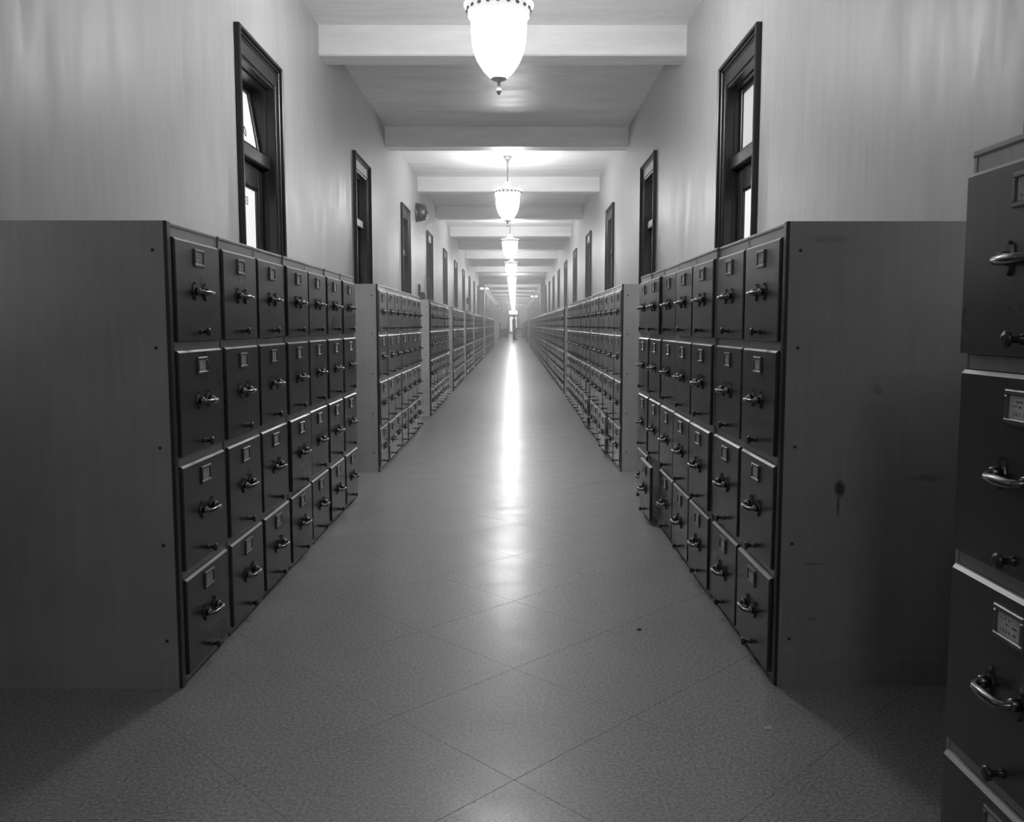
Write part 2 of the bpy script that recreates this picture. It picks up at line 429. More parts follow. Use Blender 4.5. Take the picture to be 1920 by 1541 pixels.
# ------------------------------------------------------------------ doors with transoms (local: front towards -y, wall face at y=0)
BAR0, BAR1 = 2.13, 2.215
def door_meshes():
    D = {}; hw = DOOR_W / 2; o = hw + CAS; top = DOOR_H + 0.153
    for sgn, nm in ((-1, 'side_a'), (1, 'side_b')):
        mb = MB()
        def strip(xa, xb, z1, y0, y1, c): mb.slab(min(xa, xb), max(xa, xb), 0, z1, y0, y1, c)
        strip(sgn * (o - 0.022), sgn * o, top, 0.0, -0.038, 0.006)
        strip(sgn * hw, sgn * (o - 0.022), top - 0.022, 0.0, -0.004, 0.001)
        strip(sgn * (o - 0.036), sgn * (o - 0.022), top - 0.022, -0.004, -0.016, 0.005)
        strip(sgn * hw, sgn * (hw + 0.014), DOOR_H + 0.014, -0.004, -0.009, 0.002)
        D[nm] = mb.mesh('casing_side', 'wood')
    mb = MB()
    mb.slab(-o + 0.022, o - 0.022, top - 0.022, top, 0, -0.038, 0.006)
    mb.slab(-o + 0.036, o - 0.036, top - 0.038, top - 0.022, -0.004, -0.020, 0.006)
    mb.slab(-o + 0.036, o - 0.036, top - 0.060, top - 0.048, -0.004, -0.010, 0.004)
    mb.slab(-hw, hw, DOOR_H, top - 0.022, 0, -0.004, 0.001)
    mb.slab(-hw, hw, DOOR_H, DOOR_H + 0.014, -0.004, -0.009, 0.002)
    D['head'] = mb.mesh('casing_head', 'wood')
    mb = MB(); J = 0.022
    mb.box((-hw, 0, 0), (-hw + J, 0.16, DOOR_H)); mb.box((hw - J, 0, 0), (hw, 0.16, DOOR_H)); mb.box((-hw + J, 0, DOOR_H - J), (hw - J, 0.16, DOOR_H))
    for sgn in (-1, 1):
        a, b = sgn * (hw - J), sgn * (hw - J - 0.012)
        mb.box((a, 0.055, 0), (b, 0.085, DOOR_H - J))
    mb.box((-hw + J, 0.055, DOOR_H - J - 0.012), (hw - J, 0.085, DOOR_H - J))
    D['jamb'] = mb.mesh('jamb', 'wood')
    mb = MB(); i = hw - J
    mb.slab(-i, i, BAR0, BAR1, 0.15, 0.035, 0.006)
    D['bar'] = mb.mesh('transom_bar', 'wood')
    # leaf: frame y .09-.13
    L = i - 0.004; mb = MB(); st = 0.105; ya, yb = 0.132, 0.090
    zt = BAR0 - 0.004
    mb.slab(-L, -L + st, 0.01, zt, ya, yb, 0.003); mb.slab(L - st, L, 0.01, zt, ya, yb, 0.003)
    mb.slab(-L + st, L - st, zt - 0.15, zt, ya, yb, 0.003)
    mb.slab(-L + st, L - st, 0.92, 1.08, ya, yb, 0.003); mb.slab(-L + st, L - st, 0.01, 0.24, ya, yb, 0.003)
    for xx in (-L + st, L - st - 0.014): mb.slab(xx, xx + 0.014, 1.08, zt - 0.15, 0.12, 0.10, 0.004)
    mb.slab(-L + st, L - st, zt - 0.164, zt - 0.15, 0.12, 0.10, 0.004)
    D['leaf'] = mb.mesh('door_leaf', 'wood')
    D['pane'] = MB().box((-L + st, 0.112, 1.08), (L - st, 0.118, zt - 0.15)).mesh('pane', 'pane')
    D['panel'] = MB().slab(-L + st, L - st, 0.24, 0.92, 0.122, 0.108, 0.012).mesh('lower_panel', 'wood')
    D['knob'] = MB().lathe([(0.024, 0), (0.024, 0.006), (0.009, 0.010), (0.009, 0.03), (0.022, 0.036), (0.028, 0.048), (0.022, 0.060), (0.004, 0.064)], 14,
                            0, Matrix.Translation((L - 0.05, 0.090, 1.0)) @ Matrix.Rotation(PI / 2, 4, 'X')).mesh('door_knob', 'metal')
    # transom sash, origin at its bottom edge
    H = DOOR_H - J - BAR1; mb = MB(); s = 0.045
    mb.slab(-L, -L + s, 0, H, 0.018, -0.018, 0.003); mb.slab(L - s, L, 0, H, 0.018, -0.018, 0.003)
    mb.slab(-L + s, L - s, 0, s, 0.018, -0.018, 0.003); mb.slab(-L + s, L - s, H - s, H, 0.018, -0.018, 0.003)
    D['sash'] = mb.mesh('transom_sash', 'wood')
    D['tpane'] = MB().box((-L + s, -0.003, s), (L - s, 0.003, H - s)).mesh('pane', 'pane')
    D['tpane_dim'] = MB().box((-L + s, -0.003, s), (L - s, 0.003, H - s)).mesh('pane', 'pane_dim')
    ring = MB(); pts = [(0.02 * math.cos(a), -0.028, 0.10 + 0.03 * math.sin(a)) for a in [2 * PI * q / 12 for q in range(13)]]
    ring.tube(pts, 0.003, 6); ring.tube([(0, -0.018, 0.13), (0, -0.03, 0.13)], 0.005, 6)
    D['ring'] = ring.mesh('pull_ring', 'metal')
    return D
DM = door_meshes()
# far doors: fewer pieces
def far_door():
    mb = MB(); hw = DOOR_W / 2; o = hw + CAS; top = DOOR_H + 0.153
    for s in (-1, 1):
        a, b = sorted((s * hw, s * o)); mb.slab(a, b, 0, top, 0, -0.005, 0.002)
        a, b = sorted((s * (o - 0.022), s * o)); mb.slab(a, b, 0, top, -0.004, -0.038, 0.006)
    mb.slab(-hw, hw, DOOR_H, top, 0, -0.005, 0.002); mb.slab(-hw, hw, top - 0.022, top, -0.004, -0.038, 0.006)
    mb.box((-hw, 0, 0), (-hw + 0.02, 0.14, DOOR_H)); mb.box((hw - 0.02, 0, 0), (hw, 0.14, DOOR_H)); mb.box((-hw, 0, DOOR_H - 0.02), (hw, 0.14, DOOR_H))
    return mb.mesh('casing', 'wood')
FAR_C = far_door()
mb = MB(); i = DOOR_W / 2 - 0.02
mb.slab(-i, i, BAR0, BAR1, 0.15, 0.035, 0.006); mb.slab(-i, -i + 0.1, 0, BAR0, 0.13, 0.09, 0.003); mb.slab(i - 0.1, i, 0, BAR0, 0.13, 0.09, 0.003)
mb.slab(-i + 0.1, i - 0.1, 1.97, BAR0, 0.13, 0.09, 0.003); mb.slab(-i + 0.1, i - 0.1, 0, 1.08, 0.13, 0.09, 0.003)
FAR_L = mb.mesh('door_leaf', 'wood')
FAR_P = MB().box((-i + 0.1, 0.112, 1.08), (i - 0.1, 0.118, 1.97)).box((-i, 0.112, BAR1), (i, 0.118, DOOR_H - 0.02)).mesh('panes', 'pane_dim')

def put_door(num, side, k):
    y = DOOR0 + BAY * k
    e = obj('door_%d' % num, None, None, ((WL if side < 0 else WR), y, 0), (0, 0, PI / 2 if side < 0 else -PI / 2))
    nm = 'left' if side < 0 else 'right'
    if k < 0: lab = 'dark oak door with transom beside the viewpoint in the %s wall' % nm
    elif k == 0 and side < 0: lab = 'nearest left oak doorway, lit glass numbered 03 and tilted-open transom'
    elif k == 0: lab = 'nearest right oak doorway with pale glass in transom and door'
    else: lab = 'dark oak doorway with transom, %s along the %s wall' % (ORD[k], nm)
    tag(e, lab, 'door', 'corridor doors', 'structure')
    if k <= 7:
        obj('casing_side', DM['side_a'], e); obj('casing_side', DM['side_b'], e); obj('casing_head', DM['head'], e)
        obj('jamb', DM['jamb'], e); obj('transom_bar', DM['bar'], e)
        lf = obj('door_leaf', DM['leaf'], e)
        p = tag(obj('pane', DM['pane'], lf), 'lit frosted glass pane'); obj('lower_panel', DM['panel'], lf); obj('door_knob', DM['knob'], lf)
        tilt = k == 0 and side < 0
        s = obj('transom_sash', DM['sash'], e, (0, 0.11, BAR1 + 0.002))
        if tilt: s.rotation_euler = (math.radians(-9), 0, 0)
        tag(obj('pane', DM['tpane'] if tilt else DM['tpane_dim'], s), 'frosted transom pane')
        if tilt:
            obj('pull_ring', DM['ring'], s)
            cu = bpy.data.curves.new('number', 'FONT'); cu.body = '03'; cu.size = 0.08; cu.extrude = 0.0006
            to = bpy.data.objects.new('tmp', cu); me = bpy.data.meshes.new_from_object(to); bpy.data.objects.remove(to)
            me.materials.clear(); me.materials.append(M['ink'])
            tx = obj('door_number', me, lf, (-0.008, 0.1108, 1.85), (PI / 2, 0, 0)); tag(tx, 'black painted number 03')
    else:
        obj('casing', FAR_C, e); obj('door_leaf', FAR_L, e); obj('panes', FAR_P, e)
num = 0
for k in doors_y:
    for side in (-1, 1):
        num += 1; put_door(num, side, k)
# the glazed door in the end wall
num += 1
e = obj('door_%d' % num, None, None, (ed, Y1, 0)); tag(e, 'bright glazed double-height doorway in the far end wall', 'door', None, 'structure')
mb = MB()
for s in (-1, 1):
    a, b = sorted((s * 0.50, s * 0.64)); mb.slab(a, b, 0, 2.86, 0, -0.03, 0.006)
mb.slab(-0.5, 0.5, DOOR_H, 2.86, 0, -0.03, 0.006)
obj('casing', mb.mesh('casing', 'wood'), e)
mb = MB(); mb.slab(-0.5, 0.5, 2.10, 2.24, 0.15, 0.02, 0.006); obj('transom_bar', mb.mesh('transom_bar', 'wood'), e)
mb = MB(); mb.slab(-0.5, -0.4, 0, 2.1, 0.12, 0.06, 0.004); mb.slab(0.4, 0.5, 0, 2.1, 0.12, 0.06, 0.004); mb.slab(-0.4, 0.4, 1.98, 2.1, 0.12, 0.06, 0.004); mb.slab(-0.4, 0.4, 0, 0.30, 0.12, 0.06, 0.004)
lf = obj('door_leaf', mb.mesh('door_leaf', 'wood'), e)
obj('pane', MB().box((-0.4, 0.085, 0.3), (0.4, 0.092, 1.98)).mesh('pane', 'end_pane'), lf)
obj('transom_pane', MB().box((-0.5, 0.085, 2.24), (0.5, 0.092, DOOR_H)).mesh('pane', 'end_pane'), e)
bk = MB().box((-0.6, 0.16, -0.0), (0.6, 0.2, DOOR_H + 0.1)).mesh('backing', 'wood'); obj('backing', bk, e)

# ------------------------------------------------------------------ hanging lamps
LX = -0.10
def lamp_meshes():
    D = {}
    D['canopy'] = MB().lathe([(0.072, 3.614), (0.072, 3.606), (0.055, 3.585), (0.036, 3.573), (0.034, 3.548), (0.020, 3.530), (0.010, 3.512), (0.017, 3.500), (0.017, 3.488), (0.010, 3.478)], 24).mesh('canopy', 'bronze')
    D['stem'] = MB().lathe([(0.0095, 3.48), (0.0095, 3.235), (0.030, 3.230), (0.030, 3.222)], 14).mesh('stem', 'bronze')
    D['cap'] = MB().lathe([(0.026, 3.226), (0.036, 3.215), (0.050, 3.175), (0.072, 3.140), (0.185, 3.116)], 16).mesh('cap', 'lamp_cap')
    mb = MB().lathe([(0.180, 3.118), (0.222, 3.118), (0.229, 3.112), (0.229, 3.104), (0.214, 3.098), (0.203, 3.078), (0.197, 3.052), (0.201, 3.046), (0.200, 3.036), (0.186, 3.034)], 40)
    for k in range(20):
        a = 2 * PI * k / 20
        T = Matrix.Rotation(a, 4, 'Z') @ Matrix.Translation((0.207, 0, 3.075)) @ Matrix.Rotation(PI / 2 - 0.3, 4, 'Y')
        mb.lathe([(0.014, -0.004), (0.014, 0.002), (0.006, 0.007)], 8, 1, T)
    D['rim'] = mb.mesh('rim', ['lamp_rim', 'bronze'])
    pr = [(r, 2.65 + h) for r, h in ((0.182, 0.386), (0.181, 0.30), (0.174, 0.22), (0.163, 0.165), (0.138, 0.105), (0.104, 0.054), (0.075, 0.022), (0.050, 0.0))]
    D['bowl'] = MB().lathe(pr, 24).mesh('bowl', 'lamp_glass')
    D['finial'] = MB().lathe([(0.051, 2.654), (0.054, 2.648), (0.044, 2.640), (0.018, 2.632), (0.010, 2.622), (0.012, 2.610), (0.018, 2.575), (0.018, 2.562), (0.008, 2.556), (0.008, 2.548), (0.002, 2.543)], 20).mesh('finial', 'rim')
    return D
LM = lamp_meshes()
near_lab = {0: 'weaker lit glass bowl lamp just behind the viewpoint', 1: 'nearest lit glass bowl lamp, large at the top of the picture',
            2: 'second lit bowl lamp, whole with canopy, stem and ornate rim'}
for k in range(0, 14):
    y = 5.75 + 7.6 * (k - 1)
    e = obj('pendant_lamp', None, None, (LX, y, 0))
    tag(e, near_lab.get(k, '%s lit glass bowl lamp counting away down the corridor' % ORD[k - 1]), 'lamp', 'hanging bowl lamps')
    for nm in ('canopy', 'stem', 'cap', 'rim', 'bowl', 'finial'):
        me = LM[nm]
        if k == 0 and nm in ('cap', 'bowl'):      # dimmed to keep the foreground floor dark
            me = me.copy(); me.materials.clear(); me.materials.append(M['lamp_glass_dim' if nm == 'bowl' else 'lamp_cap_dim'])
        obj(nm, me, e)

# ------------------------------------------------------------------ filing cabinets
CW, CD, CH = 0.379, 0.70, 1.33
DZ = [(0.997, 1.290), (0.665, 0.970), (0.332, 0.638), (0.024, 0.306)]
DWH = 0.1765
PR = 0.011                  # how far the drawer fronts stand proud
def cab_body(mat):
    mb = MB(); h = CW / 2
    mb.box((-h, 0.006, 0), (h, CD, CH - 0.006))
    mb.slab(-h, -h + 0.013, 0, CH - 0.006, 0.006, 0, 0.002); mb.slab(h - 0.013, h, 0, CH - 0.006, 0.006, 0, 0.002)
    for a, b in ((1.291, CH - 0.006), (0.971, 0.996), (0.639, 0.664), (0.307, 0.331), (0.0, 0.023)):
        mb.slab(-h + 0.013, h - 0.013, a, b, 0.006, 0.001, 0.001)
    # top with a slightly proud lip
    mb.slab(-h, h, CH - 0.012, CH, CD, -0.002, 0.003)
    # plinth strips low on both sides and screw heads along the front edge
    for s in (-1, 1):
        a, b = sorted((s * h, s * (h + 0.0025))); mb.box((a, 0.02, 0), (b, CD, 0.085))
        for z in (0.14, 0.42, 0.70, 0.98, 1.25):
            mb.lathe([(0.005, -0.001), (0.005, 0.0008), (0.003, 0.0018)], 8, 1, Matrix.Translation((s * h, 0.035, z)) @ Matrix.Rotation(s * PI / 2, 4, 'Y'))
    return mb.mesh('cabinet_body', [mat, 'dark_metal'])
BODY = cab_body('cab_body'); BODY_HALATION = cab_body('cab_halation')
ET = 0.026
def end_panel(mat, s):
    h = CW / 2 + 0.003; a, b = sorted((s * h, s * (h + ET))); mb = MB()
    mb.box((a, 0.004, 0), (b, CD, CH)); mb.slab(a, b, 0, CH, 0.004, -0.006, 0.002, 1)
    f = s * (h + ET); x0, x1 = sorted((f, f + s * 0.0025)); mb.box((x0, 0.02, 0), (x1, CD, 0.085))
    for z in (0.14, 0.42, 0.70, 0.98, 1.25):
        mb.lathe([(0.005, -0.001), (0.005, 0.0008), (0.003, 0.0018)], 8, 2, Matrix.Translation((f, 0.035, z)) @ Matrix.Rotation(s * PI / 2, 4, 'Y'))
    return mb.mesh('end_panel', [mat, 'cab_dark', 'dark_metal'])
EP = {(k, s): end_panel(m, s) for k, m in (('plain', 'cab_body'), ('stained', 'cab_end'), ('pale', 'cab_halation')) for s in (-1, 1)}  # the third kind has halation painted into its colour
DRAW = [MB().drawer(DWH, a, b, 0.004, -PR, 0.002, 0.006).mesh('drawer', ['cab_front', 'edge']) for a, b in DZ]
def holder_mesh():
    mb = MB(); W, H, B = 0.039, 0.026, 0.0085
    for (x0, x1, z0, z1) in ((-W, W, H - B, H), (-W, W, -H, -H + B), (-W, -W + B, -H + B, H - B), (W - B, W, -H + B, H - B)):
        mb.slab(x0, x1, z0, z1, 0, -0.006, 0.002)
    return mb.mesh('label_holder', 'holder')
HOLD = holder_mesh()
CARD = MB().box((-0.0305, -0.0018, -0.0175), (0.0305, -0.0002, 0.0175)).mesh('label_card', 'card')
def pull_mesh(n=8):
    mb = MB()
    for s in (-1, 1):
        x = s * 0.042
        out = [(-0.0115, 0.0), (-0.008, 0.010), (-0.0055, 0.021), (0, 0.027), (0.0055, 0.021), (0.008, 0.010), (0.0115, 0.0), (0.008, -0.010), (0.0055, -0.021), (0, -0.027), (-0.0055, -0.021), (-0.008, -0.010)]
        N = len(out)
        v = [(x + p[0], 0, p[1]) for p in out] + [(x + p[0] * 0.8, -0.006, p[1] * 0.92) for p in out]
        mb.add(v, [tuple(range(N, 2 * N))] + [(i, (i + 1) % N, N + (i + 1) % N, N + i) for i in range(N)], 1)
        mb.lathe([(0.011, 0.0), (0.010, 0.012), (0.008, 0.016)], 10, 0, Matrix.Translation((x, -0.004, 0)) @ Matrix.Rotation(PI / 2, 4, 'X'))
    pts = [(-0.042, -0.008, 0), (-0.043, -0.018, -0.001), (-0.040, -0.026, -0.003), (-0.031, -0.031, -0.004), (0, -0.033, -0.004),
           (0.031, -0.031, -0.004), (0.040, -0.026, -0.003), (0.043, -0.018, -0.001), (0.042, -0.008, 0)]
    mb.tube(pts, [0.006, 0.006, 0.0065, 0.007, 0.0085, 0.007, 0.0065, 0.006, 0.006], n)
    return mb.mesh('pull_handle', ['metal', 'dark_metal'])
PULL = pull_mesh()
KNOB = MB().lathe([(0.009, 0), (0.006, 0.004), (0.005, 0.018), (0.012, 0.022), (0.0125, 0.027), (0.006, 0.030)], 12, 0, Matrix.Rotation(PI / 2, 4, 'X')).mesh('follower_knob', 'dark_metal')
# drawer with its fittings in one mesh for cabinets too far to show them
def mid_drawer(a, b):
    mb = MB().drawer(DWH, a, b, 0.004, -PR, 0.002, 0.006)
    zc = (a + b) / 2; H = b - a
    mb.box((-0.039, -PR, a + H * 0.84 - 0.026), (0.039, -PR - 0.004, a + H * 0.84 + 0.026), 2)
    mb.box((-0.03, -PR - 0.004, a + H * 0.84 - 0.017), (0.03, -PR - 0.0045, a + H * 0.84 + 0.017), 3)
    for s in (-1, 1): mb.box((s * 0.042 - 0.008, -PR, zc - 0.025), (s * 0.042 + 0.008, -PR - 0.012, zc + 0.025), 2)
    mb.tube([(-0.042, -PR - 0.01, zc), (-0.036, -PR - 0.03, zc - 0.003), (0.036, -PR - 0.03, zc - 0.003), (0.042, -PR - 0.01, zc)], 0.007, 5, 4)
    mb.box((-0.008, -PR, a + 0.02), (0.008, -PR - 0.025, a + 0.04), 2)
    return mb
DRAW_G = [MB().drawer(DWH, a, b, 0.004, -PR, 0.002, 0.006).mesh('drawer', ['front_halation', 'edge']) for a, b in DZ]
MATS = ['front_halation', 'edge', 'dark_metal', 'card', 'metal']
MID = [mid_drawer(a, b).mesh('drawer', MATS) for a, b in DZ]
def far_cab():
    mb = MB(); h = CW / 2
    mb.box((-h, 0, 0), (h, CD, CH), 5)
    for a, b in DZ:
        d = mid_drawer(a, b); o = len(mb.v); mb.v += d.v; mb.f += [[i + o for i in f] for f in d.f]; mb.m += d.m; mb.s += d.s
    return mb.mesh('filing_cabinet', MATS + ['cab_halation'])
FAR = far_cab()

def put_cab(side, y, label, group, lod, x=None, rz=0.0, pulls=None, end=None, grey=False):
    """y = centre along the corridor"""
    xx = (XL if side < 0 else XR) if x is None else x
    rot = (0, 0, (PI / 2 if side < 0 else -PI / 2) + rz)
    if lod == 2:
        o = obj('filing_cabinet', FAR, None, (xx, y, 0), rot); tag(o, label, 'filing cabinet', group); return o
    e = obj('filing_cabinet', None, None, (xx, y, 0), rot); tag(e, label, 'filing cabinet', group)
    obj('cabinet_body', BODY_HALATION if grey or lod else BODY, e)
    if end: obj('end_panel', EP[(end, -1 if side < 0 else 1)], e)
    for i, (a, b) in enumerate(DZ):
        out = (pulls or {}).get(i, random.choice((0, 0, 0, 0.002, 0.004)))
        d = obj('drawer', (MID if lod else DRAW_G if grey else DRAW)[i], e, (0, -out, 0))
        if out > 0.02: tag(d, 'drawer left slightly pulled out')
        if lod == 0:
            H = b - a; zc = (a + b) / 2
            obj('label_holder', HOLD, d, (0, -PR + 0.0005, a + H * 0.84))
            obj('label_card', CARD, d, (random.uniform(-0.001, 0.001), -PR + 0.0002, a + H * 0.84))
            obj('pull_handle', PULL, d, (random.uniform(-0.003, 0.003), -PR + 0.0005, zc))
            obj('follower_knob', KNOB, d, (0, -PR + 0.0005, a + 0.026))
            if out > 0.02 or i == 0: pass
    return e

def run(side, ya, n, pitch, row, lod, gaps=(), shared=None, opts=None):
    grey = not row.startswith('front')  # rows past the first carry halation in a lighter enamel colour
    y = ya + CW / 2
    if (opts or {}).get(0, {}).get('end'): y += ET + 0.003
    for i in range(n):
        if shared: lab, grp = shared, 'row of: ' + shared
        else:
            lab = '%s four-drawer filing cabinet, %s from the near end of the %s' % ('grey' if grey else 'dark', ORD[i], row); grp = 'cabinets of the ' + row
        kw = dict((opts or {}).get(i, {}))
        x = (XL if side < 0 else XR) + side * random.uniform(-0.003, 0.003)
        x += kw.pop('dx', 0.0)
        if 'label' in kw: lab = kw.pop('label')
        put_cab(side, y, lab, grp, lod, x, random.uniform(-0.0018, 0.0018) if lod < 2 else 0, grey=grey, **kw)
        y += pitch + dict(gaps).get(i, 0.0)
    return y

# left side
run(-1, 2.378, 7, 0.3915, 'front left row', 0, ((5, 0.012), (2, 0.004)), None,
    {0: {'label': 'nearest filing cabinet on the left, whole grey side panel facing the viewer', 'end': 'plain'}})
run(-1, 6.007, 7, 0.392, 'second left row', 0, ((1, 0.006), (5, 0.008)), None,
    {0: {'label': 'first filing cabinet of the second left row, side panel facing the doorway gap', 'end': 'pale', 'pulls': {1: 0.0, 2: 0.004}}})
run(-1, 9.74, 7, 0.392, 'third left row', 0, (), None, {0: {'end': 'pale'}})
run(-1, 13.40, 7, 0.396, 'fourth left row', 1, (), None, {0: {'end': 'pale'}})
run(-1, 17.10, 7, 0.396, 'fifth left row', 1, (), None, {0: {'end': 'pale'}})
run(-1, 20.80, 14, 0.396, 'sixth left row', 1)
run(-1, 28.50, 14, 0.396, '', 2, (), 'hazy filing cabinet in the seventh left row, a thin strip')
run(-1, 34.80, 14, 0.396, '', 2, (), 'hazy filing cabinet in the eighth left row, before the side passage')
run(-1, 55.0, 8, 0.396, '', 2, (), 'faint filing cabinet in the last left row, just before the cart')
# right side
put_cab(1, 1.444 - CW / 2, 'dark filing cabinet nearest the viewer, cut off by the right edge', None, 0, XR, 0.0)
run(1, 2.397, 7, 0.3865, 'front right row', 0, ((1, 0.010), (4, 0.008)), None,
    {0: {'label': 'nearest full filing cabinet on the right, stained grey side panel facing viewer', 'end': 'stained'}, 2: {'dx': -0.004},
     5: {'pulls': {0: 0.012, 3: 0.045}, 'label': 'filing cabinet in the front right row with bottom drawer pulled slightly out'}})
run(1, 6.019, 6, 0.388, 'second right row', 0, (), None,
    {0: {'label': 'first filing cabinet of the second right row, halation-lightened side panel facing viewer', 'end': 'pale'}, 2: {'pulls': {3: 0.02}}})
run(1, 8.52, 9, 0.392, 'third right row', 0, (), None, {0: {'pulls': {3: 0.02}}})
run(1, 12.90, 6, 0.392, 'fourth right row', 1, (), None, {0: {'end': 'pale'}})
run(1, 15.40, 10, 0.392, 'fifth right row', 1)
run(1, 19.70, 14, 0.394, 'sixth right row', 1, (), None, {0: {'end': 'pale'}})
run(1, 25.45, 9, 0.394, 'seventh right row', 1)
run(1, 29.15, 29, 0.394, '', 2, (), 'hazy filing cabinet in the long right run before the side passage')
run(1, 48.8, 100, 0.394, '', 2, (), 'faint filing cabinet in the farthest right run beyond the side passage')

# ------------------------------------------------------------------ things on the walls
def wall_thing(name, label, cat, side, y, z, group=None):
    e = obj(name, None, None, ((WL if side < 0 else WR), y, z), (0, 0, PI / 2 if side < 0 else -PI / 2)); tag(e, label, cat, group); return e
RX = Matrix.Rotation(PI / 2, 4, 'X')
GB = MB().lathe([(0.165, 0), (0.165, 0.02), (0.150, 0.03), (0.150, 0.035)], 28, 0, RX).mesh('back_plate', 'dark_metal')
GG = MB().lathe([(0.150, 0.03), (0.158, 0.05), (0.150, 0.10), (0.135, 0.125), (0.130, 0.165), (0.10, 0.18), (0.03, 0.186)], 28, 0, RX).mesh('gong', 'dark_metal')
GN = MB().lathe([(0.03, 0.18), (0.03, 0.195), (0.015, 0.20), (0.015, 0.215), (0.004, 0.22)], 14, 0, RX).mesh('centre_nut', 'dark_metal')
for y, z, lab in ((14.9, 2.97, 'round dark alarm gong high on left wall past the third door'), (85.0, 2.95, 'small dark alarm gong on left wall near the far end')):
    e = wall_thing('alarm_gong', lab, 'gong', -1, y, z, 'alarm gongs'); obj('back_plate', GB, e); obj('gong', GG, e); obj('centre_nut', GN, e)
e = wall_thing('alarm_box', 'small dark alarm box on left wall below the round gong', 'alarm box', -1, 15.2, 1.42)
obj('case', MB().slab(-0.09, 0.09, 0, 0.20, 0, -0.10, 0.008).slab(-0.07, 0.07, 0.03, 0.17, -0.1, -0.112, 0.006).mesh('case', 'black'), e)
obj('upper_plate', MB().slab(-0.07, 0.07, 0.20, 0.34, 0, -0.03, 0.006).slab(-0.045, 0.045, 0.23, 0.31, -0.03, -0.04, 0.004).mesh('upper_plate', 'dark_metal'), e)
obj('handle', MB().tube([(-0.02, -0.112, 0.10), (-0.02, -0.13, 0.10), (0.02, -0.13, 0.10), (0.02, -0.112, 0.10)], 0.005, 6).mesh('handle', 'metal'), e)
e = wall_thing('wall_switch_box', 'tiny dark box on left wall beside a far door', 'switch box', -1, 30.4, 1.78)
obj('case', MB().slab(-0.06, 0.06, 0, 0.22, 0, -0.07, 0.008).mesh('case', 'black'), e)
obj('lever', MB().tube([(0, -0.07, 0.12), (0, -0.10, 0.15)], 0.008, 6).mesh('lever', 'metal'), e)
for side, y, lab in ((-1, 40.75, 'lit bracket lamp projecting from left wall at the side passage'), (1, 51.9, 'lit bracket lamp projecting from right wall past the side passage')):
    e = wall_thing('bracket_lamp', lab, 'bracket lamp', side, y, 2.72, 'bracket lamps')
    obj('wall_plate', MB().slab(-0.05, 0.05, -0.02, 0.24, 0, -0.02, 0.005).mesh('wall_plate', 'bronze'), e)
    obj('arm', MB().box((-0.06, -0.02, 0.10), (0.06, -0.52, 0.125)).tube([(0, -0.02, 0.22), (0, -0.12, 0.24), (0, -0.22, 0.20), (0, -0.28, 0.12)], 0.012, 6).mesh('arm', 'bronze'), e)
    for q in range(2):
        obj('glass_shade', MB().lathe([(0.03, 0.10), (0.085, 0.08), (0.10, 0.03), (0.075, -0.005), (0.02, -0.015)], 16, 0, Matrix.Translation((0, -0.16 - 0.24 * q, 0))).mesh('glass_shade', 'sign_glass'), e)

# ------------------------------------------------------------------ things at the far end
e = obj('cart', None, None, (-0.70, 59.4, 0)); tag(e, 'dark boxy wheeled cart parked on the left near the corridor end', 'cart')
W2 = 0.27
obj('box', MB().slab(-W2, W2, 0.17, 0.80, 0.9, 0, 0.01).mesh('box', 'cart'), e)
mb = MB()
for x in (-W2, W2 - 0.03):
    for yy in (0, 0.87): mb.box((x, yy, 0.80), (x + 0.03, yy + 0.03, 1.10))
mb.box((-W2, 0, 0.87), (W2, 0.03, 0.90)); mb.box((-W2, 0.0, 1.08), (W2, 0.9, 1.11))
obj('rack', mb.mesh('rack', 'cart'), e)
def wheel(name, r, x, yy, wd):
    T = Matrix.Translation((x, yy, r)) @ Matrix.Rotation(PI / 2, 4, 'Y')
    mb = MB().lathe([(r * 0.75, -wd / 2), (r, -wd / 2), (r, wd / 2), (r * 0.75, wd / 2), (r * 0.75, -wd / 2)], 20, 0, T, True, False)
    for q in range(6): mb.box((-0.006, -r * 0.78, -0.006), (0.006, r * 0.78, 0.006), 0, Matrix.Translation((x, yy, r)) @ Matrix.Rotation(PI * q / 6, 4, 'X'))
    mb.box((x - wd / 2, yy - 0.02, r - 0.02), (x + wd / 2, yy + 0.02, 0.18))
    return obj(name, mb.mesh(name, 'black'), e)
wheel('wheel', 0.085, -W2 + 0.06, 0.12, 0.05); wheel('wheel', 0.085, -W2 + 0.06, 0.78, 0.05)
wheel('caster', 0.07, W2 - 0.03, 0.12, 0.035); wheel('caster', 0.07, W2 - 0.03, 0.78, 0.035)
for q, (x, yy, hh) in enumerate(((-0.12, 0.3, 0.05), (0.10, 0.45, 0.07))):
    o = obj('paper_bundle', MB().slab(-0.10, 0.10, 0, hh, 0.14, -0.14, 0.006).mesh('paper_bundle', 'paper'), None, (-0.70 + x, 59.4 + yy, 1.11))
    tag(o, ('low' if q == 0 else 'thicker') + ' bundle of papers on top of the far cart', 'papers', 'papers on the far cart')

